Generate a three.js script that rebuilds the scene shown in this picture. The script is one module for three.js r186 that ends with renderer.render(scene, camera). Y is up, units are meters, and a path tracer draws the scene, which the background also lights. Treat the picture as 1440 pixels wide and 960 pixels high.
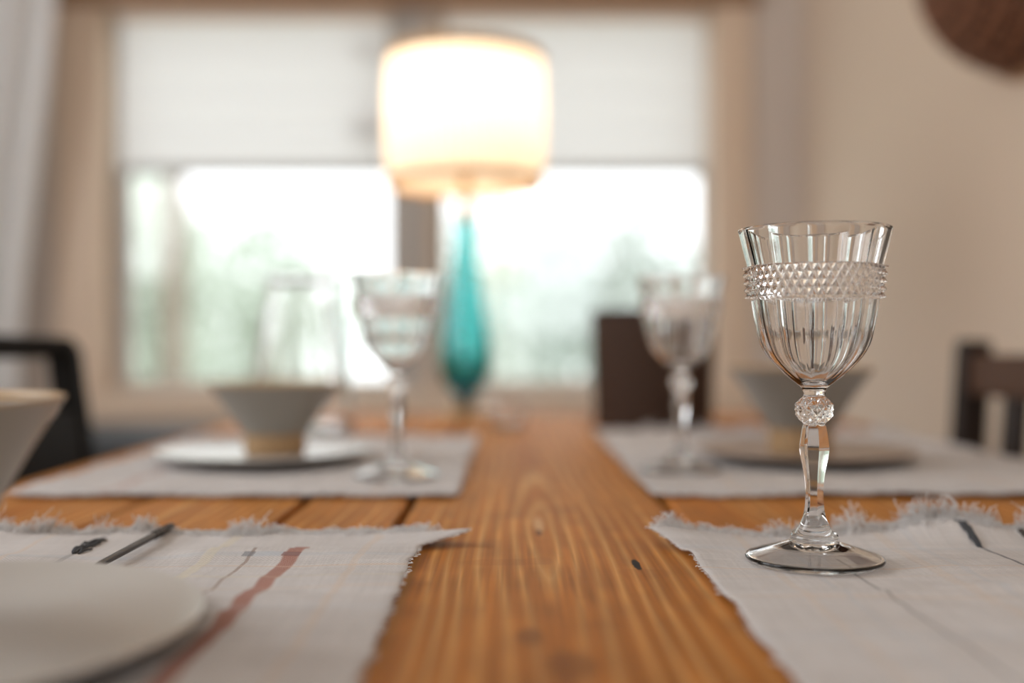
import * as THREE from 'three';
import { mergeGeometries } from 'three/addons/utils/BufferGeometryUtils.js';
import { RoundedBoxGeometry } from 'three/addons/geometries/RoundedBoxGeometry.js';
import { RectAreaLightUniformsLib } from 'three/addons/lights/RectAreaLightUniformsLib.js';

// ---------------------------------------------------------------- camera, sky, lights
const scene = new THREE.Scene();
const F = 1500;                       // focal length in pixels of the 1440 x 960 frame
const CAM_Y = 0.862, TABLE_Y = 0.75, HORIZON = 484;
const camera = new THREE.PerspectiveCamera(2 * Math.atan(480 / F) * 180 / Math.PI, 1.5, 0.02, 200);
camera.position.set(0, CAM_Y, 0);
camera.rotation.x = -Math.atan((480 - HORIZON) / F);
camera.focus = 0.535;
camera.userData.fStop = 1.95;
camera.updateProjectionMatrix();

const renderer = new THREE.WebGLRenderer({ antialias: true });
renderer.toneMapping = THREE.LinearToneMapping;
renderer.toneMappingExposure = 0.86;
renderer.shadowMap.enabled = true;
RectAreaLightUniformsLib.init();

scene.background = new THREE.Color().setRGB(2.8, 2.9, 2.95);      // white overcast sky

function fillLight(w, h, intensity, pos, target, color) {
  const l = new THREE.RectAreaLight(color, intensity, w, h);
  l.position.set(...pos); l.lookAt(...target); scene.add(l);
}
// daylight added as room fill at unseen windows behind and left of the camera
fillLight(1.6, 1.2, 1.5, [-0.1, 1.55, 2.46], [-0.1, 1.2, 0], new THREE.Color().setRGB(0.95, 0.98, 1.02));
fillLight(1.5, 1.0, 4.6, [-1.86, 1.7, -0.75], [0, 1.3, -0.9], new THREE.Color().setRGB(0.95, 0.98, 1.02));

// ---------------------------------------------------------------- helpers
let seed = 7;
const rnd = () => { seed = (seed * 1664525 + 1013904223) >>> 0; return seed / 4294967296; };
const V = (x, y, z) => new THREE.Vector3(x, y, z);
const clamp = (x, a, b) => Math.min(b, Math.max(a, x));
const smooth = (a, b, x) => { const t = clamp((x - a) / (b - a), 0, 1); return t * t * (3 - 2 * t); };
const hash = (i, j) => { let n = (Math.imul(i, 374761393) + Math.imul(j, 668265263)) | 0; n = Math.imul(n ^ (n >>> 13), 1274126177); return ((n ^ (n >>> 16)) >>> 0) / 4294967296; };
function noise(x, y) {
  const i = Math.floor(x), j = Math.floor(y), u = x - i, v = y - j, a = u * u * (3 - 2 * u), b = v * v * (3 - 2 * v);
  return (hash(i, j) * (1 - a) + hash(i + 1, j) * a) * (1 - b) + (hash(i, j + 1) * (1 - a) + hash(i + 1, j + 1) * a) * b;
}
const fbm = (x, y) => 0.55 * noise(x, y) + 0.3 * noise(2.1 * x + 7, 2.1 * y + 3) + 0.15 * noise(4.3 * x + 1, 4.3 * y + 9);
const lerp3 = (a, b, t) => [a[0] + (b[0] - a[0]) * t, a[1] + (b[1] - a[1]) * t, a[2] + (b[2] - a[2]) * t];
function texture(w, h, fn, srgb) {
  const data = new Uint8Array(w * h * 4);
  for (let j = 0; j < h; j++) for (let i = 0; i < w; i++) {
    const c = fn((i + 0.5) / w, (j + 0.5) / h), k = (j * w + i) * 4;
    data[k] = clamp(c[0], 0, 255); data[k + 1] = clamp(c[1], 0, 255); data[k + 2] = clamp(c[2], 0, 255); data[k + 3] = 255;
  }
  const t = new THREE.DataTexture(data, w, h, THREE.RGBAFormat);
  t.magFilter = THREE.LinearFilter; t.minFilter = THREE.LinearMipmapLinearFilter; t.generateMipmaps = true;
  t.wrapS = t.wrapT = THREE.RepeatWrapping; if (srgb) t.colorSpace = THREE.SRGBColorSpace; t.needsUpdate = true;
  return t;
}
const lin = (r, g, b) => new THREE.Color().setRGB(r, g, b);
const mat = (c, roughness, more = {}) => new THREE.MeshPhysicalMaterial({ color: c, roughness, ...more });

const used = {};
function named(name) { const n = used[name] = (used[name] ?? -1) + 1; return n ? `${name}_${String(n).padStart(3, '0')}` : name; }
function tag(o, label, category, group) { o.userData.label = label; o.userData.category = category; if (group) o.userData.group = group; return o; }
function thing(name, label, category, pos = [0, 0, 0], group) {
  const o = new THREE.Group(); o.name = named(name); o.position.set(...pos); scene.add(o); return tag(o, label, category, group);
}
function part(name, geometry, material, parent, label) {
  const m = new THREE.Mesh(geometry, material); m.name = name; m.castShadow = m.receiveShadow = true; parent.add(m);
  if (label) m.userData.label = label; return m;
}
function struct(name, geometry, material, label, category) {
  const m = geometry ? new THREE.Mesh(geometry, material) : new THREE.Group();
  m.name = name; m.castShadow = m.receiveShadow = true; scene.add(m);
  m.userData.kind = 'structure'; m.userData.label = label; m.userData.category = category; return m;
}
function box(x0, x1, y0, y1, z0, z1, r = 0) {
  const w = Math.abs(x1 - x0), h = Math.abs(y1 - y0), d = Math.abs(z1 - z0);
  const g = r ? new RoundedBoxGeometry(w, h, d, 2, Math.min(r, w / 2.01, h / 2.01, d / 2.01)) : new THREE.BoxGeometry(w, h, d);
  g.translate((x0 + x1) / 2, (y0 + y1) / 2, (z0 + z1) / 2); return g;
}
const merge = (list) => mergeGeometries(list.map((g) => { const q = g.index ? g.toNonIndexed() : g; for (const k of Object.keys(q.attributes)) if (!['position', 'normal', 'uv'].includes(k)) q.deleteAttribute(k); return q; }));
function bar(a, b, w, d, r = 0.003) {          // a rounded rectangular bar from a to b; w across x, d across z at rest
  const L = a.distanceTo(b), g = new RoundedBoxGeometry(w, L, d, 2, r);
  g.applyQuaternion(new THREE.Quaternion().setFromUnitVectors(V(0, 1, 0), b.clone().sub(a).normalize()));
  g.translate((a.x + b.x) / 2, (a.y + b.y) / 2, (a.z + b.z) / 2); return g;
}
function spline(pts, n) { return new THREE.SplineCurve(pts.map((p) => new THREE.Vector2(...p))).getPoints(n).map((p) => [Math.max(p.x, 0), p.y]); }
// a surface of rows around the y axis; rows: [radius, height, shape(theta) -> factor or undefined, extra(theta)]; split into parts at row numbers
function turned(rows, N, cuts) {
  const pos = [], W = N + 1;
  rows.forEach(([r, h, f]) => { for (let i = 0; i <= N; i++) { const t = (i % N) / N * Math.PI * 2, q = f ? f(t, r, h) : r; pos.push(q * Math.sin(t), h, q * Math.cos(t)); } });
  const idx = []; for (let j = 0; j + 1 < rows.length; j++) for (let i = 0; i < N; i++) { const a = j * W + i; idx.push(a, a + 1, a + W, a + 1, a + W + 1, a + W); }
  const whole = new THREE.BufferGeometry(); whole.setAttribute('position', new THREE.Float32BufferAttribute(pos, 3)); whole.setIndex(idx); whole.computeVertexNormals();
  const nrm = whole.attributes.normal.array;
  for (let j = 0; j < rows.length; j++) { const a = j * W * 3, b = (j * W + N) * 3; const s = [0, 1, 2].map((k) => nrm[a + k] + nrm[b + k]), l = Math.hypot(...s) || 1; for (let k = 0; k < 3; k++) nrm[a + k] = nrm[b + k] = s[k] / l; }
  const out = [], bounds = [0, ...(cuts ?? []), rows.length - 1];
  for (let c = 0; c + 1 < bounds.length; c++) {
    const j0 = bounds[c], j1 = bounds[c + 1], g = new THREE.BufferGeometry(), uv = [];
    for (let j = j0; j <= j1; j++) for (let i = 0; i <= N; i++) uv.push(i / N, (j - j0) / (j1 - j0));
    g.setAttribute('position', new THREE.Float32BufferAttribute(pos.slice(j0 * W * 3, (j1 + 1) * W * 3), 3));
    g.setAttribute('normal', new THREE.Float32BufferAttribute(Array.from(nrm.slice(j0 * W * 3, (j1 + 1) * W * 3)), 3));
    g.setAttribute('uv', new THREE.Float32BufferAttribute(uv, 2));
    const ix = []; for (let j = 0; j < j1 - j0; j++) for (let i = 0; i < N; i++) { const a = j * W + i; ix.push(a, a + 1, a + W, a + 1, a + W + 1, a + W); }
    g.setIndex(ix); out.push(g);
  }
  return out;
}
// a point on a horizontal plane at height above the table, seen at a pixel (table things get their distance from the table)
const X = (px, d) => (px - 720) / F * d;
const H = (py, d) => CAM_Y - (py - HORIZON) / F * d;

// ---------------------------------------------------------------- materials
const M = {
  wall: mat(lin(0.70, 0.57, 0.45), 0.9), backWall: mat(lin(0.66, 0.58, 0.52), 0.9), ceiling: mat(lin(0.75, 0.72, 0.68), 0.95), floor: mat(lin(0.28, 0.17, 0.09), 0.5),
  casing: mat(lin(0.76, 0.60, 0.46), 0.55), sash: mat(lin(0.50, 0.46, 0.42), 0.5),
  topCasing: mat(lin(0.30, 0.16, 0.08), 0.55),
  pane: mat(lin(1, 1, 1), 0.0, { transmission: 1, thickness: 0, ior: 1.5 }),
  blind: mat(lin(0.86, 0.85, 0.84), 1, { transmission: 0.42, thickness: 0, side: THREE.DoubleSide }), blindBar: mat(lin(0.42, 0.42, 0.41), 0.6),
  curtain: mat(lin(0.93, 0.93, 0.93), 1, { transmission: 0.25, thickness: 0, side: THREE.DoubleSide }),
  glass: mat(lin(1, 1, 1), 0.0, { transmission: 1, thickness: 0.01, ior: 1.5 }),
  teal: mat(lin(0.55, 0.9, 0.9), 0.02, { transmission: 1, thickness: 0.02, ior: 1.45, attenuationColor: lin(0.04, 0.42, 0.46), attenuationDistance: 0.03 }),
  darkMetal: mat(lin(0.03, 0.03, 0.035), 0.4, { metalness: 0.6 }), brass: mat(lin(0.62, 0.42, 0.22), 0.35, { metalness: 0.7 }),
  shade: mat(lin(0.90, 0.79, 0.66), 1, { transmission: 0.5, thickness: 0, side: THREE.DoubleSide }), shadeRim: mat(lin(0.55, 0.36, 0.2), 0.7),
  bulb: mat(lin(1, 0.95, 0.85), 0.5, { emissive: lin(1, 0.82, 0.6), emissiveIntensity: 4 }),
  glaze: mat(lin(0.29, 0.275, 0.245), 0.35, { clearcoat: 0.3, clearcoatRoughness: 0.25 }), clay: mat(lin(0.42, 0.27, 0.14), 0.75), rim: mat(lin(0.52, 0.36, 0.2), 0.5),
  plateTop: mat(lin(0.60, 0.57, 0.53), 0.3, { clearcoat: 0.4, clearcoatRoughness: 0.2 }), plateUnderShaded: mat(lin(0.085, 0.062, 0.048), 0.75),  // underside colour includes the backlit shade beneath the plate
  plateBrownTop: mat(lin(0.40, 0.31, 0.25), 0.35, { clearcoat: 0.3, clearcoatRoughness: 0.2 }),
  blackWood: mat(lin(0.010, 0.009, 0.008), 0.65, { specularIntensity: 0.25 }), brownWood: mat(lin(0.13, 0.055, 0.022), 0.55, { specularIntensity: 0.5 }), darkBrown: mat(lin(0.022, 0.012, 0.008), 0.6, { specularIntensity: 0.45 }),
  pot: mat(lin(0.05, 0.026, 0.016), 0.7, { specularIntensity: 0.5 }), stick: mat(lin(0.045, 0.036, 0.032), 0.4), slate: mat(lin(0.07, 0.08, 0.09), 0.7),
  rattan: mat(lin(0.24, 0.10, 0.05), 0.6), rattanDark: mat(lin(0.09, 0.035, 0.018), 0.7), rattanRim: mat(lin(0.40, 0.20, 0.09), 0.55),
  thread: mat(lin(0.93, 0.91, 0.90), 1, { transmission: 0.5, thickness: 0 }), threadNavy: mat(lin(0.08, 0.085, 0.095), 0.95), lawn: mat(lin(0.58, 0.62, 0.55), 1),
};

// ---------------------------------------------------------------- room
const DB = 2.85, XR = 0.779, XL = -1.9, ZB = 2.5, CEIL = 2.45, T = 0.15;   // back wall distance, side walls, rear wall, ceiling
const win = { x0: X(135, DB), x1: X(1010, DB), y0: H(552, DB), y1: H(4, DB) };
struct('floor', box(XL - T, XR + T, -0.12, 0, -DB - T, ZB + T), M.floor, 'brown wooden floor under the table and chairs', 'floor');
struct('ceiling', box(XL - T, XR + T, CEIL, CEIL + 0.12, -DB - T, ZB + T), M.ceiling, 'pale ceiling above the dining room', 'ceiling');
struct('wall_right', box(XR, XR + T, 0, CEIL, -DB - T, ZB + T), M.wall, 'warm beige wall behind the right-hand chair', 'wall');
struct('wall_back', merge([box(XL, win.x0, 0, CEIL, -DB - T, -DB), box(win.x1, XR, 0, CEIL, -DB - T, -DB), box(win.x0, win.x1, 0, win.y0, -DB - T, -DB), box(win.x0, win.x1, win.y1, CEIL, -DB - T, -DB)]), M.backWall, 'greyish beige wall around the bright window', 'wall');
struct('wall_left', merge([box(XL - T, XL, 0, CEIL, -DB - T, -1.5), box(XL - T, XL, 0, CEIL, 0, ZB + T), box(XL - T, XL, 0, 1.2, -1.5, 0), box(XL - T, XL, 2.2, CEIL, -1.5, 0)]), M.wall, 'beige wall with a window opening beside the table', 'wall');
struct('wall_rear', merge([box(XL, -0.9, 0, CEIL, ZB, ZB + T), box(0.7, XR, 0, CEIL, ZB, ZB + T), box(-0.9, 0.7, 0, 0.95, ZB, ZB + T), box(-0.9, 0.7, 2.15, CEIL, ZB, ZB + T)]), M.wall, 'beige wall with an added window opening behind the viewer', 'wall');  // rear opening added to let fill light into the room

// the window with two casements
const w1 = struct('window_1', null, null, 'large two-part window with pale wooden casing and white blinds', 'window');
{
  const { x0, x1, y0, y1 } = win, zf = -DB, c = 0.016;
  const mx0 = X(556, 2.9), mx1 = X(614, 2.9), gl = -DB - 0.1;
  part('casing', box(X(80, DB), x0 + 0.004, H(592, DB), y1 + 0.12, zf, zf + c, 0.004), M.casing, w1);
  part('casing', box(x1 - 0.004, X(1055, DB), H(592, DB), y1 + 0.12, zf, zf + c, 0.004), M.casing, w1);
  part('casing', box(x0 + 0.004, x1 - 0.004, H(592, DB), y0 + 0.003, zf, zf + 0.02, 0.004), M.casing, w1);
  part('head_casing', box(X(72, DB), X(1064, DB), y1 - 0.012, y1 + 0.14, zf + c, zf + c + 0.014, 0.004), M.topCasing, w1, 'dark brown head board');
  part('jamb', box(x0, x0 + 0.012, y0, y1, -DB - T, -DB, 0.002), M.casing, w1);
  part('jamb', box(x1 - 0.012, x1, y0, y1, -DB - T, -DB, 0.002), M.casing, w1);
  part('sill', box(x0, x1, y0 - 0.02, y0 + 0.006, -DB - T - 0.05, -DB - 0.002, 0.003), M.casing, w1);
  part('mullion', box(mx0, mx1 - 0.022, y0, y1, gl - 0.03, gl + 0.06, 0.004), M.sash, w1, 'grey mullion between the casements');
  part('mullion_trim', box(mx1 - 0.022, mx1, y0, y1, gl - 0.03, gl + 0.055, 0.004), M.casing, w1, 'pale wooden strip on the mullion');
  for (const [a, b, s] of [[x0 + 0.012, mx0, 0.046], [mx1, x1 - 0.012, 0.022]]) {
    const sash = part('sash', merge([box(a, a + s, y0, y1, gl - 0.02, gl + 0.02, 0.004), box(b - 0.022, b, y0, y1, gl - 0.02, gl + 0.02, 0.004), box(a + s, b - 0.022, y0, y0 + 0.03, gl - 0.02, gl + 0.02, 0.004), box(a + s, b - 0.022, y1 - 0.03, y1, gl - 0.02, gl + 0.02, 0.004)]), M.sash, w1);
    part('pane', box(a + s - 0.004, b - 0.018, y0 + 0.026, y1 - 0.026, gl - 0.001, gl + 0.001), M.pane, sash);
  }
  for (const [py, s] of [[72, 0.018], [178, 0.03]]) {
    const h = part('latch', box(mx0 - 0.105, mx0 - 0.105 + s * 1.6, H(py, 2.88) - s, H(py, 2.88) + s, gl + 0.045, gl + 0.062, 0.006), M.blindBar, w1, 'grey metal latch');
    part('latch_arm', box(mx0 - 0.09, mx0 + 0.012, H(py, 2.88) - 0.006, H(py, 2.88) + 0.006, gl + 0.036, gl + 0.047, 0.004), M.blindBar, h);
  }
}
// translucent folding blinds over the upper half of each casement
function blind(px0, px1, label) {
  const d = 2.875, x0 = X(px0, d), x1 = X(px1, d), yT = H(26, d), yB = H(238, d);
  const b = thing('window_blind', label, 'blind', [0, 0, 0], 'white blinds');
  part('headrail', box(x0, x1, yT - 0.004, yT + 0.034, -d - 0.022, -d + 0.022, 0.005), M.casing, b, 'pale wooden headrail');
  const g = new THREE.PlaneGeometry(x1 - x0 - 0.004, yT - yB, 2, 64), p = g.attributes.position;
  for (let i = 0; i < p.count; i++) { const v = (p.getY(i) / (yT - yB) + 0.5) * 4; p.setZ(i, 0.010 * Math.pow(1 - (v - Math.floor(v)), 2) * (v < 4 ? 1 : 0)); }
  g.computeVertexNormals(); g.translate((x0 + x1) / 2, (yT + yB) / 2, -d);
  part('fabric', g, M.blind, b);
  part('bottom_bar', box(x0, x1, yB - 0.016, yB + 0.006, -d - 0.008, -d + 0.010, 0.004), M.blindBar, b, 'grey bottom bar');
}
blind(168, 548, 'translucent white folding blind over the wider left casement');
blind(626, 992, 'translucent white folding blind behind the lit lamp shade, right casement');

// curtain at the left of the window
{
  const c = thing('curtain', 'white curtain gathered at the side of the window above the black chair', 'curtain');
  const g = new THREE.PlaneGeometry(1, 1, 90, 40), p = g.attributes.position, yT = 2.32, yB = 0.25;
  for (let i = 0; i < p.count; i++) {
    const u = p.getX(i) + 0.5, v = p.getY(i) + 0.5, y = yB + (yT - yB) * v, right = -1.255 + 0.105 * smooth(0.75, 1.85, y);
    p.setXYZ(i, -1.70 + (right + 1.70) * u, y, -2.72 + 0.035 * Math.sin(u * 34 + 0.6 * Math.sin(v * 5)) * (0.7 + 0.3 * u));
  }
  g.computeVertexNormals(); part('cloth', g, M.curtain, c);
  const rod = new THREE.CylinderGeometry(0.011, 0.011, 0.75, 16); rod.rotateZ(Math.PI / 2); rod.translate(-1.44, yT + 0.012, -2.72);
  part('rod', rod, M.darkMetal, c);
  part('bracket', box(-1.58, -1.56, yT, yT + 0.024, -2.85, -2.70, 0.003), M.darkMetal, c);
}
// slate bench added to make the dark wall band under the window
{
  const b = thing('added_bench', 'low dark slate bench added for the dark wall band under the window', 'bench');
  part('body', box(-1.12, 0.45, 0, 0.615, -2.83, -2.47, 0.008), M.slate, b);
  part('lid', box(-1.14, 0.47, 0.615, 0.648, -2.83, -2.45, 0.01), M.slate, b);
}

// ---------------------------------------------------------------- outside
struct('ground', box(-30, 30, -0.5, -0.3, -40, -3.2), M.lawn, 'pale green lawn outside the window', 'lawn');
{
  const leaf = new THREE.PlaneGeometry(0.09, 0.05, 2, 1), lp = leaf.attributes.position;
  for (let i = 0; i < lp.count; i++) { if (Math.abs(lp.getX(i)) > 0.04) lp.setY(i, lp.getY(i) * 0.15); lp.setZ(i, -Math.abs(lp.getY(i)) * 0.4); }
  leaf.computeVertexNormals();
  const tints = [lin(0.60, 0.66, 0.58), lin(0.66, 0.71, 0.63), lin(0.54, 0.59, 0.55)];
  const shrub = (px, d, w, h, n, tint, label) => {
    const s = thing('garden_shrub', label, 'shrub', [X(px, d), -0.3, -d], 'shrubs in the garden');
    const stem = new THREE.CylinderGeometry(0.03, 0.05, h * 0.6, 8); stem.translate(0, h * 0.3, 0);
    part('stem', stem, M.brownWood, s);
    const im = new THREE.InstancedMesh(leaf, mat(tints[tint], 0.8, { side: THREE.DoubleSide, transmission: 0.35, thickness: 0 }), n); im.name = 'foliage'; im.userData.kind = 'stuff'; s.add(im);
    const q = new THREE.Object3D();
    for (let i = 0; i < n; i++) {
      const a = rnd() * 6.283, b = Math.acos(2 * rnd() - 1), r = Math.pow(rnd(), 0.4);
      q.position.set(w / 2 * r * Math.sin(b) * Math.cos(a), h * 0.55 + h * 0.45 * r * Math.cos(b), w / 2 * r * Math.sin(b) * Math.sin(a));
      q.rotation.set(rnd() * 6, rnd() * 6, rnd() * 6); q.scale.setScalar(1 + rnd()); q.updateMatrix(); im.setMatrixAt(i, q.matrix);
    }
  };
  shrub(205, 9.0, 1.1, 2.7, 2600, 1, 'slim pale shrub in the garden seen through the left casement');
  shrub(360, 11, 2.2, 2.6, 2600, 0, 'broad green shrub in the garden behind the carafe');
  shrub(860, 10, 2.1, 2.5, 3000, 2, 'rounded grey-green shrub in the garden right of the lamp');
  shrub(700, 13, 2.4, 3.0, 2600, 0, 'green shrub in the garden behind the teal lamp base');
  const tr = thing('garden_tree', 'slim tree trunk in the garden seen through the left casement', 'tree', [X(245, 7), -0.3, -7]);
  const tg = new THREE.CylinderGeometry(0.05, 0.09, 4.2, 10); tg.translate(0, 2.1, 0); part('trunk', tg, mat(lin(0.22, 0.18, 0.14), 0.9), tr);
  const br = new THREE.CylinderGeometry(0.015, 0.03, 1.2, 8); br.rotateZ(0.8); br.translate(-0.43, 3.6, 0); part('branch', br, mat(lin(0.22, 0.18, 0.14), 0.9), tr);
}

// ---------------------------------------------------------------- table of planks
const TX0 = -0.402, TX1 = 0.487, TD0 = 0.06, TD1 = 1.74;
// growth rings of a board, x and d in metres
function rings(x, d, k) {
  const w = 0.010 * (fbm(d * 2.1 + k * 9, x * 3 + k) - 0.5) + 0.004 * (noise(d * 9 + k * 3, x * 22) - 0.5);
  const dx = x + w, dz = 0.30 * Math.tanh((d - 0.64) / 0.30);
  return Math.sqrt(dx * dx + (dz * 0.075) ** 2 * (d < 0.64 ? 1 : 0.8)) / 0.0088 + 1.3 * noise(x * 55 + k * 7, d * 0.9);
}
function woodColour(x, d, k, knots) {
  const r = rings(x, d, k), f = r - Math.floor(r), streak = Math.pow(Math.max(0, 1 - Math.abs(f - 0.5) * 2.6), 1.4) * (0.35 + 0.65 * noise(Math.floor(r) * 7.1 + k, d * 3));
  let c = lerp3([188, 120, 50], [164, 100, 38], fbm(x * 12 + k * 5, d * 3.2));
  c = lerp3(c, [228, 182, 124], streak * 0.85);
  const fine = noise(x * 900, d * 14 + k) - 0.5; c = c.map((v) => v * (1 + 0.16 * fine) * (0.94 + 0.12 * noise(x * 160, d * 40)));
  const saw = noise(x * 40, d * 420) - 0.5; c = c.map((v) => v * (1 + 0.10 * saw * smooth(0.5, 0.8, noise(x * 14 + 3, d * 9))));
  const dent = smooth(0.80, 0.90, noise(x * 70 + k * 3, d * 40 + 5)); c = lerp3(c, [132, 76, 32], 0.15 * dent);
  for (const [kx, kd, rx, rd, col, a] of knots) { const q = Math.hypot((x - kx) / rx + 0.3 * (noise(x * 500, d * 300) - 0.5), (d - kd) / rd); c = lerp3(c, col, a * (1 - smooth(0.6, 1.05, q))); }
  return c;
}
const CP = { x0: -0.0685, x1: 0.1045 };
const centreMap = texture(512, 2048, (u, v) => woodColour(CP.x0 + u * (CP.x1 - CP.x0) - 0.0165, TD0 + v * (TD1 - TD0), 0,
  [[0.000, 0.665, 0.004, 0.035, [216, 178, 138], 0.7], [-0.0005, 0.635, 0.002, 0.012, [100, 60, 36], 0.8], [0.0468, 0.543, 0.0022, 0.0145, [16, 11, 9], 1], [-0.010, 0.41, 0.006, 0.014, [120, 74, 36], 0.55], [0.004, 0.372, 0.012, 0.02, [126, 78, 36], 0.55]]), true);
const boardMap = texture(512, 2048, (u, v) => woodColour((u - 0.35) * 0.17, TD0 + v * (TD1 - TD0) + 0.4, 3, [[0.03, 1.2, 0.006, 0.012, [92, 50, 24], 0.8], [-0.02, 0.75, 0.005, 0.011, [92, 50, 24], 0.7]]), true);
const woodBump = texture(256, 1024, (u, v) => { const s = 128 + 90 * (noise(u * 130, v * 50) - 0.5) + 60 * (noise(u * 20, v * 260) - 0.5); return [s, s, s]; });
const woodMat = (map) => mat(lin(1, 1, 1), 0.6, { map, bumpMap: woodBump, bumpScale: 0.0004, specularIntensity: 0.4 });
const M_centre = woodMat(centreMap), M_board = woodMat(boardMap);
{
  const t = thing('dining_table', 'orange-brown pine plank dining table under the place settings', 'table', [0, 0, 0]);
  const edges = [[TX0, -0.265], [-0.2615, -0.152], [-0.1447, -0.0752], [CP.x0, CP.x1], [0.1112, 0.29], [0.2935, TX1]];
  edges.forEach(([a, b], i) => {
    const g = new RoundedBoxGeometry(b - a, 0.03, TD1 - TD0, 2, 0.0022); g.translate((a + b) / 2, TABLE_Y - 0.015, -(TD0 + TD1) / 2);
    const p = g.attributes.position, uv = g.attributes.uv;
    for (let k = 0; k < p.count; k++) { const off = i === 3 ? 0 : i * 0.31; uv.setXY(k, i === 3 ? (p.getX(k) - CP.x0) / (CP.x1 - CP.x0) : (p.getX(k) - a) / 0.17 + off, (-p.getZ(k) - TD0) / (TD1 - TD0) + off * 1.7); }
    part('plank', g, i === 3 ? M_centre : M_board, t);
  });
  for (const x of [TX0 + 0.03, TX1 - 0.055]) part('apron', box(x, x + 0.025, 0.64, 0.719, -TD1 + 0.09, -TD0 - 0.09, 0.003), M.brownWood, t);
  for (const z of [-TD1 + 0.05, -TD0 - 0.075]) part('apron', box(TX0 + 0.06, TX1 - 0.06, 0.64, 0.719, z, z + 0.025, 0.003), M.brownWood, t);
  for (const x of [TX0 + 0.02, TX1 - 0.09]) for (const z of [-TD1 + 0.02, -TD0 - 0.09]) part('leg', box(x, x + 0.07, 0, 0.719, z, z + 0.07, 0.006), M.brownWood, t);
}

// ---------------------------------------------------------------- woven place mats
const weave = texture(512, 512, (u, v) => { const a = Math.sin(u * 512 * Math.PI / 4) , b = Math.sin(v * 512 * Math.PI / 4); const s = 128 + 50 * a * (b > 0 ? 1 : -1) + 70 * (noise(u * 90, v * 60) - 0.5); return [s, s, s]; });
function stripes(list) {
  return (x, d) => {
    let c = [215, 211, 210];
    c = lerp3(c, [203, 198, 196], fbm(x * 60, d * 60)); const th = noise(x * 1400, d * 30) + noise(x * 30, d * 1400) - 1; c = c.map((v) => v * (1 + 0.05 * th));
    for (const [along, at, w, col, a, e0, e1] of list) {            // along 'd': a warp stripe at x = at; along 'x': a weft stripe at d = at
      const q = along === 'd' ? x - at : d - at, other = along === 'd' ? d : x;
      if (e0 !== undefined && (other < e0 || other > e1)) continue;
      const wob = 0.0008 * (noise(other * 60, at * 900) - 0.5);
      const k = 1 - smooth(w * 0.38, w * 0.62, Math.abs(q + wob)); if (k <= 0) continue;
      const stitch = 0.75 + 0.25 * Math.sign(Math.sin(x * 4200 + d * 4200));
      c = lerp3(c, col, a * k * stitch * 0.8);
    }
    return c;
  };
}
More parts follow.
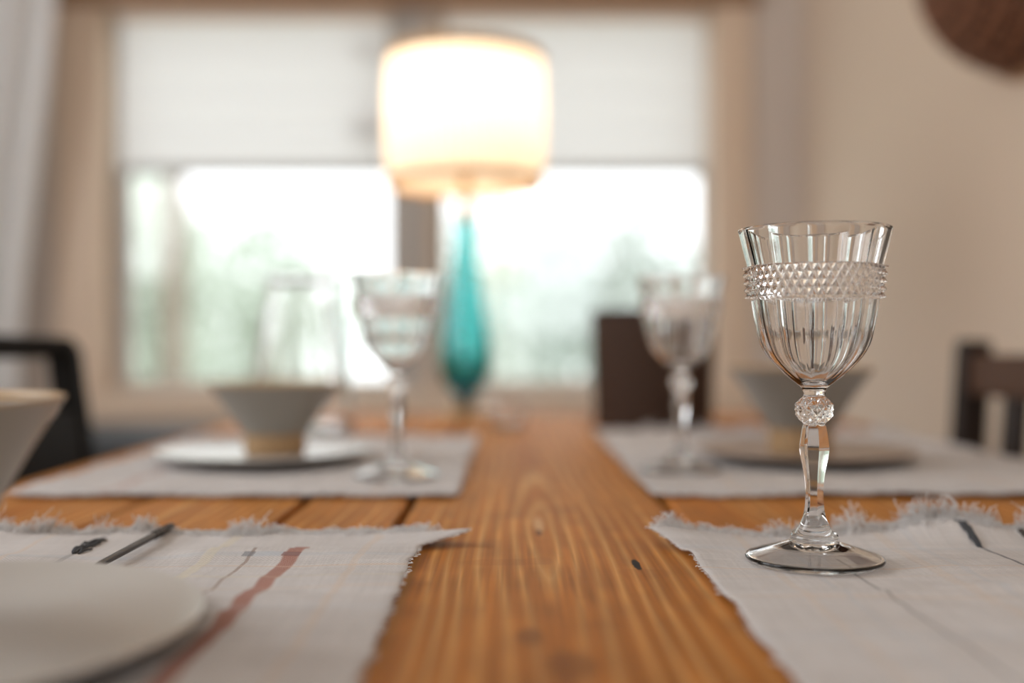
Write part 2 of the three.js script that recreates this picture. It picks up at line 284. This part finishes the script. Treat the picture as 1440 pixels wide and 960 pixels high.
function placeMat(o) {
  const { x0, x1, d0, d1 } = o, w = x1 - x0, h = d1 - d0;
  const colour = stripes(o.stripes);
  const map = texture(1024, 1024, (u, v) => colour(x0 + u * w, d0 + v * h), true), bump = weave.clone(); bump.repeat.set(w / 0.13, h / 0.13); bump.needsUpdate = true;
  const m = mat(lin(1, 1, 1), 0.95, { map, bumpMap: bump, bumpScale: 0.0005, sheen: 0.2, sheenRoughness: 0.8 });
  const t = thing('place_mat', o.label, 'place mat', [0, TABLE_Y, 0], 'frayed white place mats');
  const still = (x, d) => { let k = 1; for (const [sx, sd, r] of o.still) k *= smooth(r, r + 0.03, Math.hypot(x - sx, d - sd)); return k; };
  const s = o.seed;
  function at(u, v) {                                               // u across x, v along d
    let x = x0 + u * w, d = d0 + v * h;
    const back = smooth(0.035, 0, d1 - d), front = smooth(0.02, 0, d - d0);
    x += (u < 0.5 ? -1 : 1) * 0.0028 * (noise(d * 70 + s, u < 0.5 ? 3 : 8) - 0.5) * smooth(0.06, 0, Math.min(u, 1 - u) * w);
    d += back * 0.014 * (fbm(x * 45 + s, 2) - 0.5) + front * 0.010 * (fbm(x * 45 + s, 12) - 0.5);
    const k = still(x, d);
    let y = 0.0006 + 0.0016 * fbm(x * 34 + s, d * 60) * (0.2 + 0.8 * k) + k * 0.0030 * Math.pow(noise(x * 12 + s, d * 75), 2) + back * 0.0045 * Math.pow(fbm(x * 40 + 4 + s, 5), 1.5) + front * 0.0015 * noise(x * 70, s);
    for (const [cx, cd, rx, rd, dx, dy] of o.lift ?? []) { const q = Math.exp(-(((x - cx) / rx) ** 2) - ((d - cd) / rd) ** 2); x += dx * q; y += dy * q; }
    return V(x, y, -d);
  }
  const NX = 120, NY = 150, pos = [], uv = [], idx = [], th = 0.0012, W = NX + 1, n0 = W * (NY + 1);
  for (let side = 0; side < 2; side++) for (let j = 0; j <= NY; j++) for (let i = 0; i <= NX; i++) { const p = at(i / NX, j / NY); pos.push(p.x, p.y + (side ? 0 : th), p.z); uv.push(i / NX, j / NY); }
  for (let j = 0; j < NY; j++) for (let i = 0; i < NX; i++) { const a = j * W + i; idx.push(a, a + 1, a + W, a + 1, a + W + 1, a + W); const b = a + n0; idx.push(b, b + W, b + 1, b + 1, b + W, b + W + 1); }
  const strip = (a, b) => idx.push(a, b, a + n0, b, b + n0, a + n0);
  for (let i = 0; i < NX; i++) { strip(i + 1, i); strip(NY * W + i, NY * W + i + 1); }
  for (let j = 0; j < NY; j++) { strip(j * W, (j + 1) * W); strip((j + 1) * W + NX, j * W + NX); }
  const g = new THREE.BufferGeometry(); g.setAttribute('position', new THREE.Float32BufferAttribute(pos, 3)); g.setAttribute('uv', new THREE.Float32BufferAttribute(uv, 2)); g.setIndex(idx); g.computeVertexNormals();
  part('cloth', g, m, t);
  // frayed threads along both woven ends and, shorter, along the selvedges
  const tubes = [];
  const thread = (p, dir, len, up) => {
    const j = () => (rnd() - 0.5) * len, pts = [p];
    for (let i = 1; i <= 3; i++) { const q = p.clone().addScaledVector(dir, len * i / 3 * (0.75 + 0.4 * rnd())).add(V(j() * 0.7, up * len * i / 3 + 0.25 * j(), j() * 0.4)); q.y = Math.max(q.y, 0.0005); pts.push(q); }
    tubes.push(new THREE.TubeGeometry(new THREE.CatmullRomCurve3(pts), 5, 0.00018 + 0.00018 * rnd(), 3));
  };
  for (let i = 0; i < 2600; i++) {
    const p = at(rnd(), 1 - 0.03 * rnd() * rnd()); p.y += 0.0012; const tuft = Math.pow(fbm(p.x * 70 + s, 40), 1.5) * 2.4; thread(p, V((rnd() - 0.5) * 1.2, 0, -0.8), 0.003 + 0.0055 * rnd() * tuft, 0.1 + 0.75 * rnd() * tuft);
    if (i % 4 === 0) { const q = at(rnd(), 0); q.y += 0.0006; thread(q, V((rnd() - 0.5) * 0.6, 0, 1), 0.003 + 0.006 * rnd(), -0.05 + 0.2 * rnd()); }
    if (i % 6 === 0) { const e = rnd() < 0.5 ? 0 : 1, q = at(e, rnd()); q.y += 0.0006; thread(q, V(e ? 1 : -1, 0, (rnd() - 0.5) * 0.8), 0.001 + 0.0016 * rnd(), 0.1); }
  }
  for (const [fx, n, len] of o.tufts ?? []) for (let i = 0; i < n; i++) { const p = at(clamp((fx - x0) / w + (rnd() - 0.5) * 0.07, 0, 1), 1); p.y += 0.0006; thread(p, V((rnd() - 0.5) * 0.9, 0, -0.55), len * (0.4 + 0.6 * rnd()), 0.4 + 0.9 * rnd()); }
  const f = part('fringe', merge(tubes), M.thread, t, 'frayed white threads'); f.userData.kind = 'stuff';
  // the dark embroidery knots where coloured threads meet the hem
  for (const [kx, kd, len, wid] of o.knots ?? []) {
    const ts = []; for (let i = 0; i < 26; i++) { const a = kd - len * rnd(), xx = kx + (rnd() - 0.5) * wid, p = at((xx - x0) / w, (a - d0) / h), q = at((xx + (rnd() - 0.5) * wid - x0) / w, (a + 0.012 - d0) / h); p.y += th + 0.0003; q.y += th + 0.0003; const c = p.clone().lerp(q, 0.5); c.y += 0.0012; ts.push(new THREE.TubeGeometry(new THREE.QuadraticBezierCurve3(p, c, q), 4, 0.0005, 5)); }
    part('embroidery', merge(ts), M.threadNavy, t, 'dark navy stitched tuft').userData.kind = 'stuff';
  }
  return at;
}
const RED = [150, 78, 58], DRED = [104, 46, 38], BROWN = [120, 92, 76], NAVY = [52, 54, 62], ORANGE = [220, 192, 168], YEL = [226, 214, 178], BLUE = [190, 197, 206], GREY = [120, 116, 116];
const PLATE = { fl: [-0.212, 0.376], bl: [-0.230, 0.99], br: [0.275, 1.0] };
const GL = { near: [X(1145, 0.538), 0.538], bl: [X(558, 0.88), 0.88], br: [X(957, 0.92), 0.92] };
placeMat({
  label: 'frayed white cloth mat with a red stripe and curled corner under a plate', x0: -0.39, x1: -0.0505, d0: 0.17, d1: 0.615, seed: 1.7, still: [[...PLATE.fl, 0.07], [-0.199, 0.53, 0.02], [-0.199, 0.59, 0.02], [-0.199, 0.46, 0.02]],
  lift: [[-0.050, 0.596, 0.020, 0.010, 0.027, 0.006]], knots: [[-0.229, 0.585, 0.03, 0.006]],
  stripes: [['d', -0.113, 0.0078, RED, 1.0, 0, 0.575], ['x', 0.5665, 0.007, DRED, 1.1, -0.118, -0.109], ['x', 0.549, 0.008, DRED, 1.1, -0.118, -0.109], ['d', -0.134, 0.0018, BROWN, 0.7, 0, 0.56], ['x', 0.549, 0.008, NAVY, 0.7, -0.1385, -0.1325], ['x', 0.549, 0.009, BLUE, 0.9, -0.132, -0.118],
    ['x', 0.549, 0.007, BLUE, 0.45], ['x', 0.527, 0.0022, ORANGE, 0.6], ['x', 0.500, 0.003, YEL, 0.6], ['x', 0.478, 0.002, ORANGE, 0.5], ['x', 0.44, 0.008, BLUE, 0.25], ['d', -0.078, 0.004, ORANGE, 0.45], ['d', -0.155, 0.006, YEL, 0.5], ['d', -0.229, 0.003, GREY, 0.5], ['d', -0.30, 0.007, BLUE, 0.5], ['d', -0.26, 0.003, ORANGE, 0.5]],
});
placeMat({
  label: 'frayed white cloth mat with thin grey lines under the sharp wine glass', x0: 0.0935, x1: 0.475, d0: 0.17, d1: 0.608, seed: 5.2, still: [[...GL.near, 0.038], [0.287, 0.56, 0.02], [0.287, 0.5, 0.02]],
  lift: [[0.092, 0.592, 0.026, 0.016, -0.016, 0.0055], [0.245, 0.604, 0.03, 0.014, 0, 0.0075], [0.32, 0.604, 0.03, 0.014, 0, 0.003]], tufts: [[0.238, 220, 0.013], [0.262, 160, 0.010]], knots: [[0.2535, 0.594, 0.02, 0.004]],
  stripes: [['d', 0.164, 0.0017, GREY, 0.75, 0, 0.54], ['d', 0.2535, 0.0022, NAVY, 0.8, 0, 0.59], ['x', 0.523, 0.0018, ORANGE, 0.75], ['x', 0.505, 0.0016, ORANGE, 0.4], ['x', 0.46, 0.004, ORANGE, 0.3], ['d', 0.128, 0.004, ORANGE, 0.35], ['d', 0.146, 0.003, BLUE, 0.45], ['d', 0.205, 0.006, ORANGE, 0.3], ['d', 0.22, 0.004, BLUE, 0.4], ['x', 0.40, 0.009, BLUE, 0.3], ['d', 0.30, 0.008, YEL, 0.4], ['x', 0.572, 0.006, BLUE, 0.35]],
});
placeMat({
  label: 'frayed white cloth mat beneath the pale plate and conical bowl, beside the carafe', x0: -0.368, x1: -0.041, d0: 0.778, d1: 1.22, seed: 9.4, still: [[...PLATE.bl, 0.07], [...GL.bl, 0.035]],
  stripes: [['d', -0.10, 0.007, ORANGE, 0.4], ['d', -0.16, 0.002, GREY, 0.5], ['x', 0.80, 0.008, BLUE, 0.5], ['x', 0.84, 0.004, ORANGE, 0.4], ['d', -0.3, 0.008, RED, 0.4]],
});
placeMat({
  label: 'frayed white cloth mat beneath the brown plate, beside the brown slatted chair', x0: 0.1035, x1: 0.48, d0: 0.778, d1: 1.32, seed: 14.1, still: [[...PLATE.br, 0.07], [...GL.br, 0.035]],
  stripes: [['d', 0.17, 0.007, ORANGE, 0.4], ['d', 0.24, 0.002, GREY, 0.5], ['x', 0.81, 0.008, BLUE, 0.5], ['x', 0.85, 0.004, ORANGE, 0.4], ['d', 0.38, 0.008, ORANGE, 0.4]],
});
const MAT_TOP = TABLE_Y + 0.0031;      // cloth level where things stand

// ---------------------------------------------------------------- cut wine glasses
const gobletParts = (() => {
  const S = 0.00036, y2h = (y) => (786 - y) * S, P = (r, y) => [r * S, y2h(y)];
  const TAU = Math.PI * 2, flute = (n, a) => (t, r) => { const q = ((t / TAU * n) % 1 + 1) % 1 - 0.5; return r * (1 - a * (1 - 4 * q * q)); };
  const poly = (n, k, ph = 0.12) => (t, r) => { const q = (((t + ph) / TAU * n) % 1 + 1) % 1 - 0.5; return r * (1 - k + k * Math.cos(Math.PI / n) / Math.cos(q * TAU / n)); };
  const tri = (x) => Math.abs(((x % 1) + 1) % 1 - 0.5) * 2;
  const dia = (n, h0, h1, rowsN, amp) => (t, r, h) => { const u = t / TAU * n, v = (h - h0) / (h1 - h0) * rowsN; return r + amp * (Math.min(1 - tri(u + v), 1 - tri(u - v)) * 1.6 - 0.3); };
  const rows = [], cut = {};
  const add = (pts, f) => pts.forEach(([r, h], i) => rows.push([r, h, typeof f === 'function' ? f : undefined]));
  // foot
  add(spline([[0, 0.0072], [0.008, 0.0068], [0.0165, 0.0052], [0.024, 0.0029], [0.0305, 0.0008], [0.0325, 0], [0.0338, 0.0006], [0.0342, 0.0018], [0.0334, 0.0029], [0.031, 0.0037], [0.024, 0.0059], [0.0165, 0.0084], [0.0122, 0.0098]], 56));
  add(spline([[0.0117, 0.0102], [0.0120, 0.0114], [0.0117, 0.0128], [0.0108, 0.0142]], 8)); cut.foot = rows.length - 1;
  // stem, six-sided
  const stemPts = spline([P(28, 749), P(21, 737), P(15.6, 723), P(12.6, 702), P(12.9, 682), P(15.4, 661), P(19.6, 640), P(20.8, 629), P(19.7, 618), P(17.6, 604), P(16, 597)], 46);
  stemPts.forEach(([r, h]) => { const y = 786 - h / S, k = smooth(738, 712, y); rows.push([r, h, poly(6, k * 0.95)]); }); cut.stem = rows.length - 1;
  // knop with small diamonds
  add(spline([P(14.6, 595.5), P(15.4, 594), P(16.5, 592.5)], 4));
  const kn0 = y2h(590), kn1 = y2h(560), knop = spline([P(17.6, 590), P(22.6, 585), P(24.6, 576), P(23.9, 567), P(17.8, 560)], 32);
  knop.forEach(([r, h]) => rows.push([r, h, dia(12, kn0, kn1, 2, 0.0007)]));
  add(spline([P(16.6, 558), P(14.6, 555.5)], 3)); cut.knop = rows.length - 1;
  // bowl outside
  const low = spline([P(14.6, 554), P(16, 548), P(19, 543), P(32, 533), P(44.5, 522.5), P(64, 501.7), P(75.4, 481), P(80.5, 460), P(83.6, 445), P(86, 430), P(87.2, 421)], 56);
  low.forEach(([r, h]) => rows.push([r, h, flute(12, 0.042 * smooth(545, 515, 786 - h / S))])); cut.low = rows.length - 1;
  const b0 = y2h(418.5), b1 = y2h(376);
  const band = []; for (let i = 0; i <= 30; i++) { const k = i / 30; band.push([(89.2 + 3.4 * k) * S, b0 + (b1 - b0) * k]); }
  band.forEach(([r, h]) => rows.push([r, h, dia(48, b0, b1, 2, 0.0018)])); cut.band = rows.length - 1;
  const up = spline([P(92.2, 374.5), P(93.6, 369), P(98, 352), P(101.6, 337), P(104.4, 326)], 20);
  up.forEach(([r, h]) => rows.push([r, h, flute(12, 0.024 * smooth(320, 328, 786 - h / S) + 0.010)]));
  add(spline([P(104.6, 324), P(103.8, 322.4), P(102.2, 322.6), P(101.2, 324)], 8));
  // bowl inside
  add(spline([P(100.9, 326), P(97.2, 340), P(92.2, 358), P(87.2, 378), P(84.0, 398), P(81.2, 420), P(77.2, 446), P(70.4, 474), P(58.8, 499), P(42, 518), P(27, 529.5), P(14, 535.5), P(0, 537)], 60));
  const [foot, stem, knopG, lowG, bandG, upG] = turned(rows, 384, [cut.foot, cut.stem, cut.knop, cut.low, cut.band]);
  return { foot, stem, knopG, lowG, bandG, upG };
})();
function goblet(d, x, turn, label) {
  const g = thing('wine_glass', label, 'wine glass', [x, MAT_TOP, -d], 'cut crystal wine glasses');
  g.rotation.y = turn;
  part('foot', gobletParts.foot, M.glass, g); part('stem', gobletParts.stem, M.glass, g, 'six-sided glass stem'); part('knop', gobletParts.knopG, M.glass, g, 'small diamond-cut glass ball');
  const b = part('bowl', gobletParts.lowG, M.glass, g, 'fluted glass bowl'); part('cut_band', gobletParts.bandG, M.glass, b, 'diamond-cut band'); part('lip', gobletParts.upG, M.glass, b);
}
goblet(GL.near[1], GL.near[0], 0.16, 'diamond-cut wine glass in sharp focus on the grey-lined mat');
goblet(GL.bl[1], GL.bl[0], 0.4, 'diamond-cut wine glass beside the pale plate and conical bowl');
goblet(GL.br[1], GL.br[0], 0.9, 'diamond-cut wine glass in front of the dark brown pot');

// ---------------------------------------------------------------- plates and bowls
function plate([x, d], r, top, label) {
  const k = r / 0.097, rows = [...spline([[0, 0.003], [0.045 * k, 0.003], [0.0495 * k, 0.0024], [0.052 * k, 0], [0.0555 * k, 0.0003], [0.058 * k, 0.0035], [0.075 * k, 0.0055], [0.092 * k, 0.0085], [0.0965 * k, 0.0100]], 50), ...spline([[0.0972 * k, 0.0112], [0.0960 * k, 0.0125], [0.0935 * k, 0.0121], [0.08 * k, 0.0098], [0.068 * k, 0.0085], [0.05 * k, 0.0074], [0, 0.0072]], 50)];
  const p = thing('dinner_plate', label, 'plate', [x, MAT_TOP, -d], 'stoneware plates');
  const [a, b] = turned(rows, 96, [50]);
  part('underside', a, M.plateUnderShaded, p, 'dark underside with shade painted into its colour'); part('glazed_top', b, top, p);
  return MAT_TOP + 0.0075;
}
function bowl([x, d], y, rTop, rFoot, h, label) {
  const f = 0.30 * h, rows = [[0, 0.003], [rFoot * 0.8, 0.003], [rFoot * 0.84, 0], [rFoot * 0.98, 0.0004], [rFoot * 1.0, 0.003], [rFoot, f * 0.6], [rFoot * 1.01, f * 0.98]];
  const c0 = rows.length - 1;
  rows.push(...spline([[rFoot * 1.05, f], [rFoot + (rTop - rFoot) * 0.27, f + (h - f) * 0.25], [rFoot + (rTop - rFoot) * 0.62, f + (h - f) * 0.62], [rTop, h - 0.0015]], 24)); const c1 = rows.length - 1;
  rows.push(...spline([[rTop + 0.0002, h - 0.0008], [rTop - 0.0012, h], [rTop - 0.0035, h - 0.0006], [rTop - 0.0048, h - 0.004]], 10)); const c2 = rows.length - 1;
  rows.push(...spline([[rFoot + (rTop - rFoot) * 0.6 - 0.005, f + (h - f) * 0.62], [rFoot * 0.9, f + 0.009], [rFoot * 0.5, f + 0.004], [0, f + 0.003]], 24));
  const b = thing('conical_bowl', label, 'bowl', [x, y, -d], 'conical stoneware bowls');
  const [foot, wall, rim, inside] = turned(rows, 96, [c0, c1, c2]);
  part('foot', foot, M.clay, b, 'bare tan clay foot'); part('wall', wall, M.glaze, b, 'grey-green glazed side'); part('rim', rim, M.rim, b, 'tan rim'); part('inside', inside, M.glaze, b);
}
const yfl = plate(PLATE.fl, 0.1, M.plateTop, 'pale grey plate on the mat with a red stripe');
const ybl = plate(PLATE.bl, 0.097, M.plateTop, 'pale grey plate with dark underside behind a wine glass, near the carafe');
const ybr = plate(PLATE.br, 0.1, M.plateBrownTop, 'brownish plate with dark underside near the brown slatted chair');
bowl([X(387, 0.99), 0.99], ybl, 0.0615, 0.028, 0.066, 'conical grey-green bowl with clay foot in front of the clear carafe');
bowl([X(1125, 1.0), 1.0], ybr, 0.0665, 0.029, 0.08, 'conical grey-green bowl on the brownish plate behind the sharp wine glass');
bowl([-0.225, 0.38], yfl, 0.061, 0.028, 0.083, 'tall conical bowl with tan rim standing on the plate beside the red stripe');

// chopsticks
function chopstick(x, d0, d1, label) {
  const pts = [], n = 8, L = d1 - d0, g = new THREE.CylinderGeometry(0.0021, 0.0014, L, 10, 1); g.rotateX(-Math.PI / 2); g.translate(0, 0, 0);
  const c = thing('chopstick', label, 'chopstick', [x, MAT_TOP + 0.0030, -(d0 + d1) / 2]);
  part('shaft', g, M.stick, c);
  const rings_ = []; for (let i = 0; i < 5; i++) { const r = new THREE.TorusGeometry(0.0021, 0.00035, 6, 14); r.translate(0, 0, -L / 2 + 0.006 + i * 0.006); rings_.push(r); }
  part('grip_rings', merge(rings_), M.stick, c, 'fine ridges at the end');
}
chopstick(-0.1985, 0.447, 0.622, 'slim dark chopstick sticking out from behind the plate, red-striped mat');
chopstick(0.2865, 0.44, 0.612, 'slim dark chopstick lying on the mat beside the navy stitched line');

// ---------------------------------------------------------------- lamp, carafe, pot, votive
{
  const d = 1.65, l = thing('table_lamp', 'lit table lamp with teal glass base and pleated cream shade', 'lamp', [X(654, d), TABLE_Y, -d]); l.scale.setScalar(1.1);
  const [base] = turned([[0, 0], ...spline([[0.036, 0.0], [0.038, 0.003], [0.036, 0.008], [0.02, 0.0125], [0.011, 0.015]], 16), [0, 0.015]], 64); part('base', base, M.brass, l, 'round brass foot');
  const [neck] = turned([[0, 0.0152], ...spline([[0.012, 0.0152], [0.011, 0.022], [0.012, 0.028], [0.016, 0.0338]], 12), [0, 0.0339]], 48); part('collar', neck, M.darkMetal, l, 'dark metal collar');
  const [body] = turned([[0, 0.0342], ...spline([[0.017, 0.0343], [0.028, 0.045], [0.0365, 0.068], [0.0375, 0.085], [0.034, 0.115], [0.0275, 0.155], [0.0205, 0.20], [0.0155, 0.24], [0.0125, 0.276]], 60), ...spline([[0.0095, 0.276], [0.0125, 0.24], [0.0172, 0.20], [0.0235, 0.155], [0.029, 0.115], [0.031, 0.085], [0.029, 0.068], [0.02, 0.052], [0, 0.047]], 50)], 96);
  part('glass_body', body, M.teal, l, 'teal blown-glass body');
  const [cap] = turned([[0, 0.2765], [0.0125, 0.2765], [0.0125, 0.288], [0.007, 0.295], [0.007, 0.38], [0.013, 0.382], [0.013, 0.405], [0, 0.405]], 32); part('socket', cap, M.brass, l);
  const bulbG = new THREE.SphereGeometry(0.03, 32, 24); bulbG.scale(1, 1.2, 1); bulbG.translate(0, 0.441, 0); part('bulb', bulbG, M.bulb, l, 'glowing bulb');
  const pl = new THREE.PointLight(lin(1, 0.87, 0.70), 0.21, 0, 2); pl.position.set(0, 0.445, 0); pl.castShadow = true; pl.shadow.radius = 1.4; l.add(pl);
  const pleat = (t, r) => r + 0.0016 * Math.cos(t * 60), rows = []; for (let i = 0; i <= 20; i++) rows.push([0.108 + 0.003 * Math.sin(i / 20 * Math.PI), 0.328 + 0.175 * i / 20, pleat]);
  const sh = part('shade', turned(rows, 480)[0], M.shade, l, 'pleated cream shade lit from inside');
  for (const y of [0.328, 0.503]) { const r = new THREE.TorusGeometry(0.1085, 0.0036, 10, 96); r.rotateX(Math.PI / 2); r.scale(1, 1.8, 1); r.translate(0, y, 0); part('rim', r, M.shadeRim, sh, 'tan rim band'); }
  for (let k = 0; k < 3; k++) { const a = k * 2.094 + 0.4, g = bar(V(0.011 * Math.sin(a), 0.385, 0.011 * Math.cos(a)), V(0.107 * Math.sin(a), 0.332, 0.107 * Math.cos(a)), 0.003, 0.003, 0.001); part('spider_arm', g, M.brass, sh); }
}
{
  const d = 1.3, c = thing('carafe', 'clear glass carafe, wide at the bottom, behind the conical bowl', 'carafe', [X(425, d), TABLE_Y, -d]); c.scale.setScalar(1.04);
  const n = (t, r, h) => r + (h > 0.03 && h < 0.155 ? 0.0008 * Math.cos(t * 14) : 0);
  const rows = [...spline([[0, 0.002], [0.045, 0.001], [0.055, 0.0], [0.0595, 0.004], [0.060, 0.012], [0.0575, 0.045], [0.051, 0.10], [0.043, 0.15], [0.0385, 0.172], [0.0395, 0.181], [0.0415, 0.185], [0.0405, 0.187], [0.0385, 0.186]], 70), ...spline([[0.0365, 0.180], [0.0358, 0.172], [0.0402, 0.15], [0.0482, 0.10], [0.0545, 0.045], [0.056, 0.016], [0.048, 0.009], [0, 0.0075]], 60)].map(([r, h]) => [r, h, n]);
  const [a, b] = turned(rows, 168, [70]); part('body', a, M.glass, c); part('inside', b, M.glass, c);
  const rg = new THREE.TorusGeometry(0.0397, 0.0022, 8, 64); rg.rotateX(Math.PI / 2); rg.translate(0, 0.1795, 0); part('neck_band', rg, M.blindBar, c, 'grey band at the mouth');
}
{
  const d = 1.44, p = thing('plant_pot', 'dark brown round pot with straight sides behind a wine glass', 'pot', [X(918, d), TABLE_Y, -d]); p.scale.set(1.12, 1.1, 1.12);
  const [o, r, i] = turned([[0, 0], ...spline([[0.066, 0], [0.0695, 0.002], [0.070, 0.006]], 8), ...spline([[0.0705, 0.02], [0.0735, 0.11], [0.0742, 0.138]], 12), ...spline([[0.0745, 0.1405], [0.0738, 0.143], [0.0705, 0.143], [0.069, 0.1405]], 10), [0.068, 0.12], [0.064, 0.012], [0, 0.011]], 96, [22, 32]);
  part('side', o, M.pot, p); part('rim', r, M.darkBrown, p, 'dark rim'); part('inside', i, M.darkBrown, p);
}
{
  const d = 1.42, v = thing('votive_glass', 'small round clear votive glass on the planks near the lamp', 'votive', [X(712, d), TABLE_Y, -d]); v.scale.setScalar(1.2);
  const [a, b] = turned([...spline([[0, 0.001], [0.014, 0.0], [0.02, 0.005], [0.0225, 0.015], [0.0205, 0.027], [0.0195, 0.029]], 24), ...spline([[0.018, 0.0285], [0.0185, 0.026], [0.0202, 0.016], [0.0175, 0.008], [0.012, 0.006], [0, 0.0055]], 24)], 64, [24]);
  part('body', a, M.glass, v); part('inside', b, M.glass, v);
}

// ---------------------------------------------------------------- chairs
{ // black chair on the left, back towards the left wall
  const c = thing('dining_chair', 'black wooden dining chair with curved top rail, left of the table', 'chair', [-0.525, 0, 0]);
  const zf = -1.26, zn = -0.845;
  for (const z of [zf, zn]) {
    part('leg', bar(V(0.035, 0, z), V(0.05, 0.46, z), 0.032, 0.032, 0.005), M.blackWood, c);
    part('back_post', bar(V(0.05, 0.45, z), V(-0.005, 0.858, z), 0.034, 0.030, 0.006), M.blackWood, c);
    part('leg', bar(V(0.40, 0, z + (z === zf ? 0.01 : -0.01)), V(0.39, 0.43, z + (z === zf ? 0.01 : -0.01)), 0.032, 0.032, 0.005), M.blackWood, c);
  }
  part('seat', box(0.0, 0.42, 0.43, 0.455, zf - 0.02, zn + 0.02, 0.01), M.blackWood, c);
  const top = new THREE.TubeGeometry(new THREE.QuadraticBezierCurve3(V(-0.006, 0.858, zf - 0.012), V(-0.05, 0.862, (zf + zn) / 2), V(-0.006, 0.858, zn + 0.012)), 24, 0.013, 12); top.scale(1.25, 1, 1); part('top_rail', top, M.blackWood, c);
  part('back_panel', bar(V(0.022, 0.69, (zf + zn) / 2), V(0.009, 0.785, (zf + zn) / 2), 0.018, Math.abs(zf - zn) - 0.02, 0.006), M.blackWood, c);
}
{ // brown slatted chair on the right
  const c = thing('dining_chair', 'dark brown slatted dining chair against the beige wall', 'chair', [0.57, 0, 0]);
  const railWood = mat(lin(0.075, 0.03, 0.012), 0.6, { specularIntensity: 0.4 });
  const zf = -1.33, zn = -0.92;
  for (const z of [zf, zn]) {
    part('leg', bar(V(-0.01, 0, z), V(-0.02, 0.46, z), 0.034, 0.034, 0.005), M.darkBrown, c);
    part('back_post', bar(V(-0.02, 0.45, z), V(0.006, 0.867, z), 0.036, 0.034, 0.006), M.darkBrown, c);
    part('leg', bar(V(-0.37, 0, z), V(-0.36, 0.43, z), 0.034, 0.034, 0.005), M.darkBrown, c);
  }
  part('seat', box(-0.39, 0.0, 0.43, 0.455, zf - 0.02, zn + 0.02, 0.01), M.brownWood, c);
  part('top_rail', bar(V(0.001, 0.80, (zf + zn) / 2), V(0.004, 0.85, (zf + zn) / 2), 0.02, Math.abs(zf - zn) - 0.03, 0.005), railWood, c, 'brown top rail');
  part('lower_rail', bar(V(-0.016, 0.55, (zf + zn) / 2), V(-0.013, 0.59, (zf + zn) / 2), 0.018, Math.abs(zf - zn) - 0.03, 0.005), M.brownWood, c);
  for (let i = 0; i < 3; i++) { const z = zf + 0.122 + i * 0.083; part('slat', bar(V(-0.0145, 0.588, z), V(0.001, 0.802, z), 0.012, 0.046, 0.004), M.darkBrown, c); }
}

// ---------------------------------------------------------------- woven basket on the right wall
{
  const d = 1.6, R = 158 / F * d, b = thing('wall_basket', 'round brown woven rattan basket hung on the beige wall', 'basket', [XR, H(-56, d), -d]);
  const dome = (s, grow) => { const pts = []; for (let i = 0; i <= 40; i++) { const a = i / 40 * Math.PI / 2; pts.push([(R - s) * Math.cos(a), (R - s) * grow * Math.sin(a)]); } return pts; };
  const toWall = (g) => { g.rotateZ(Math.PI / 2); return g; };      // the dome's axis points into the room
  part('shell', toWall(turned([[0, 0.001], ...dome(0.006, 0.96)], 96)[0]), M.rattanDark, b, 'dark brown shell under the weave');
  const tones = [[], []];
  for (let k = 1; k < 20; k++) { const a = k / 20 * Math.PI / 2, pts = []; for (let i = 0; i < 144; i++) { const t = i / 144 * Math.PI * 2, o = 0.003 * Math.sin(t * 18 + k * Math.PI); pts.push(V((R - 0.005 + o) * Math.cos(a) * Math.sin(t), (R - 0.005 + o) * 0.97 * Math.sin(a), (R - 0.005 + o) * Math.cos(a) * Math.cos(t))); } tones[k % 3 ? 0 : 1].push(new THREE.TubeGeometry(new THREE.CatmullRomCurve3(pts, true), 200, 0.0046, 6, true)); }
  part('weave', toWall(merge(tones[0])), M.rattan, b, 'woven reddish-brown canes').userData.kind = 'stuff';
  part('weave', toWall(merge(tones[1])), M.rattanDark, b, 'woven dark brown canes').userData.kind = 'stuff';
  for (let k = 0; k < 30; k++) { const t = k / 30 * Math.PI * 2, pts = []; for (let i = 0; i <= 12; i++) { const a = i / 12 * 1.5; pts.push(V((R - 0.003) * Math.cos(a) * Math.sin(t), (R - 0.003) * 0.97 * Math.sin(a), (R - 0.003) * Math.cos(a) * Math.cos(t))); } part('rib', toWall(new THREE.TubeGeometry(new THREE.CatmullRomCurve3(pts), 20, 0.0028, 5)), M.rattan, b); }
  const rim = new THREE.TorusGeometry(R, 0.008, 10, 96); rim.rotateX(Math.PI / 2); rim.translate(0, 0.008, 0); part('rim', toWall(rim), M.rattanRim, b, 'paler cane rim');
}

renderer.render(scene, camera);
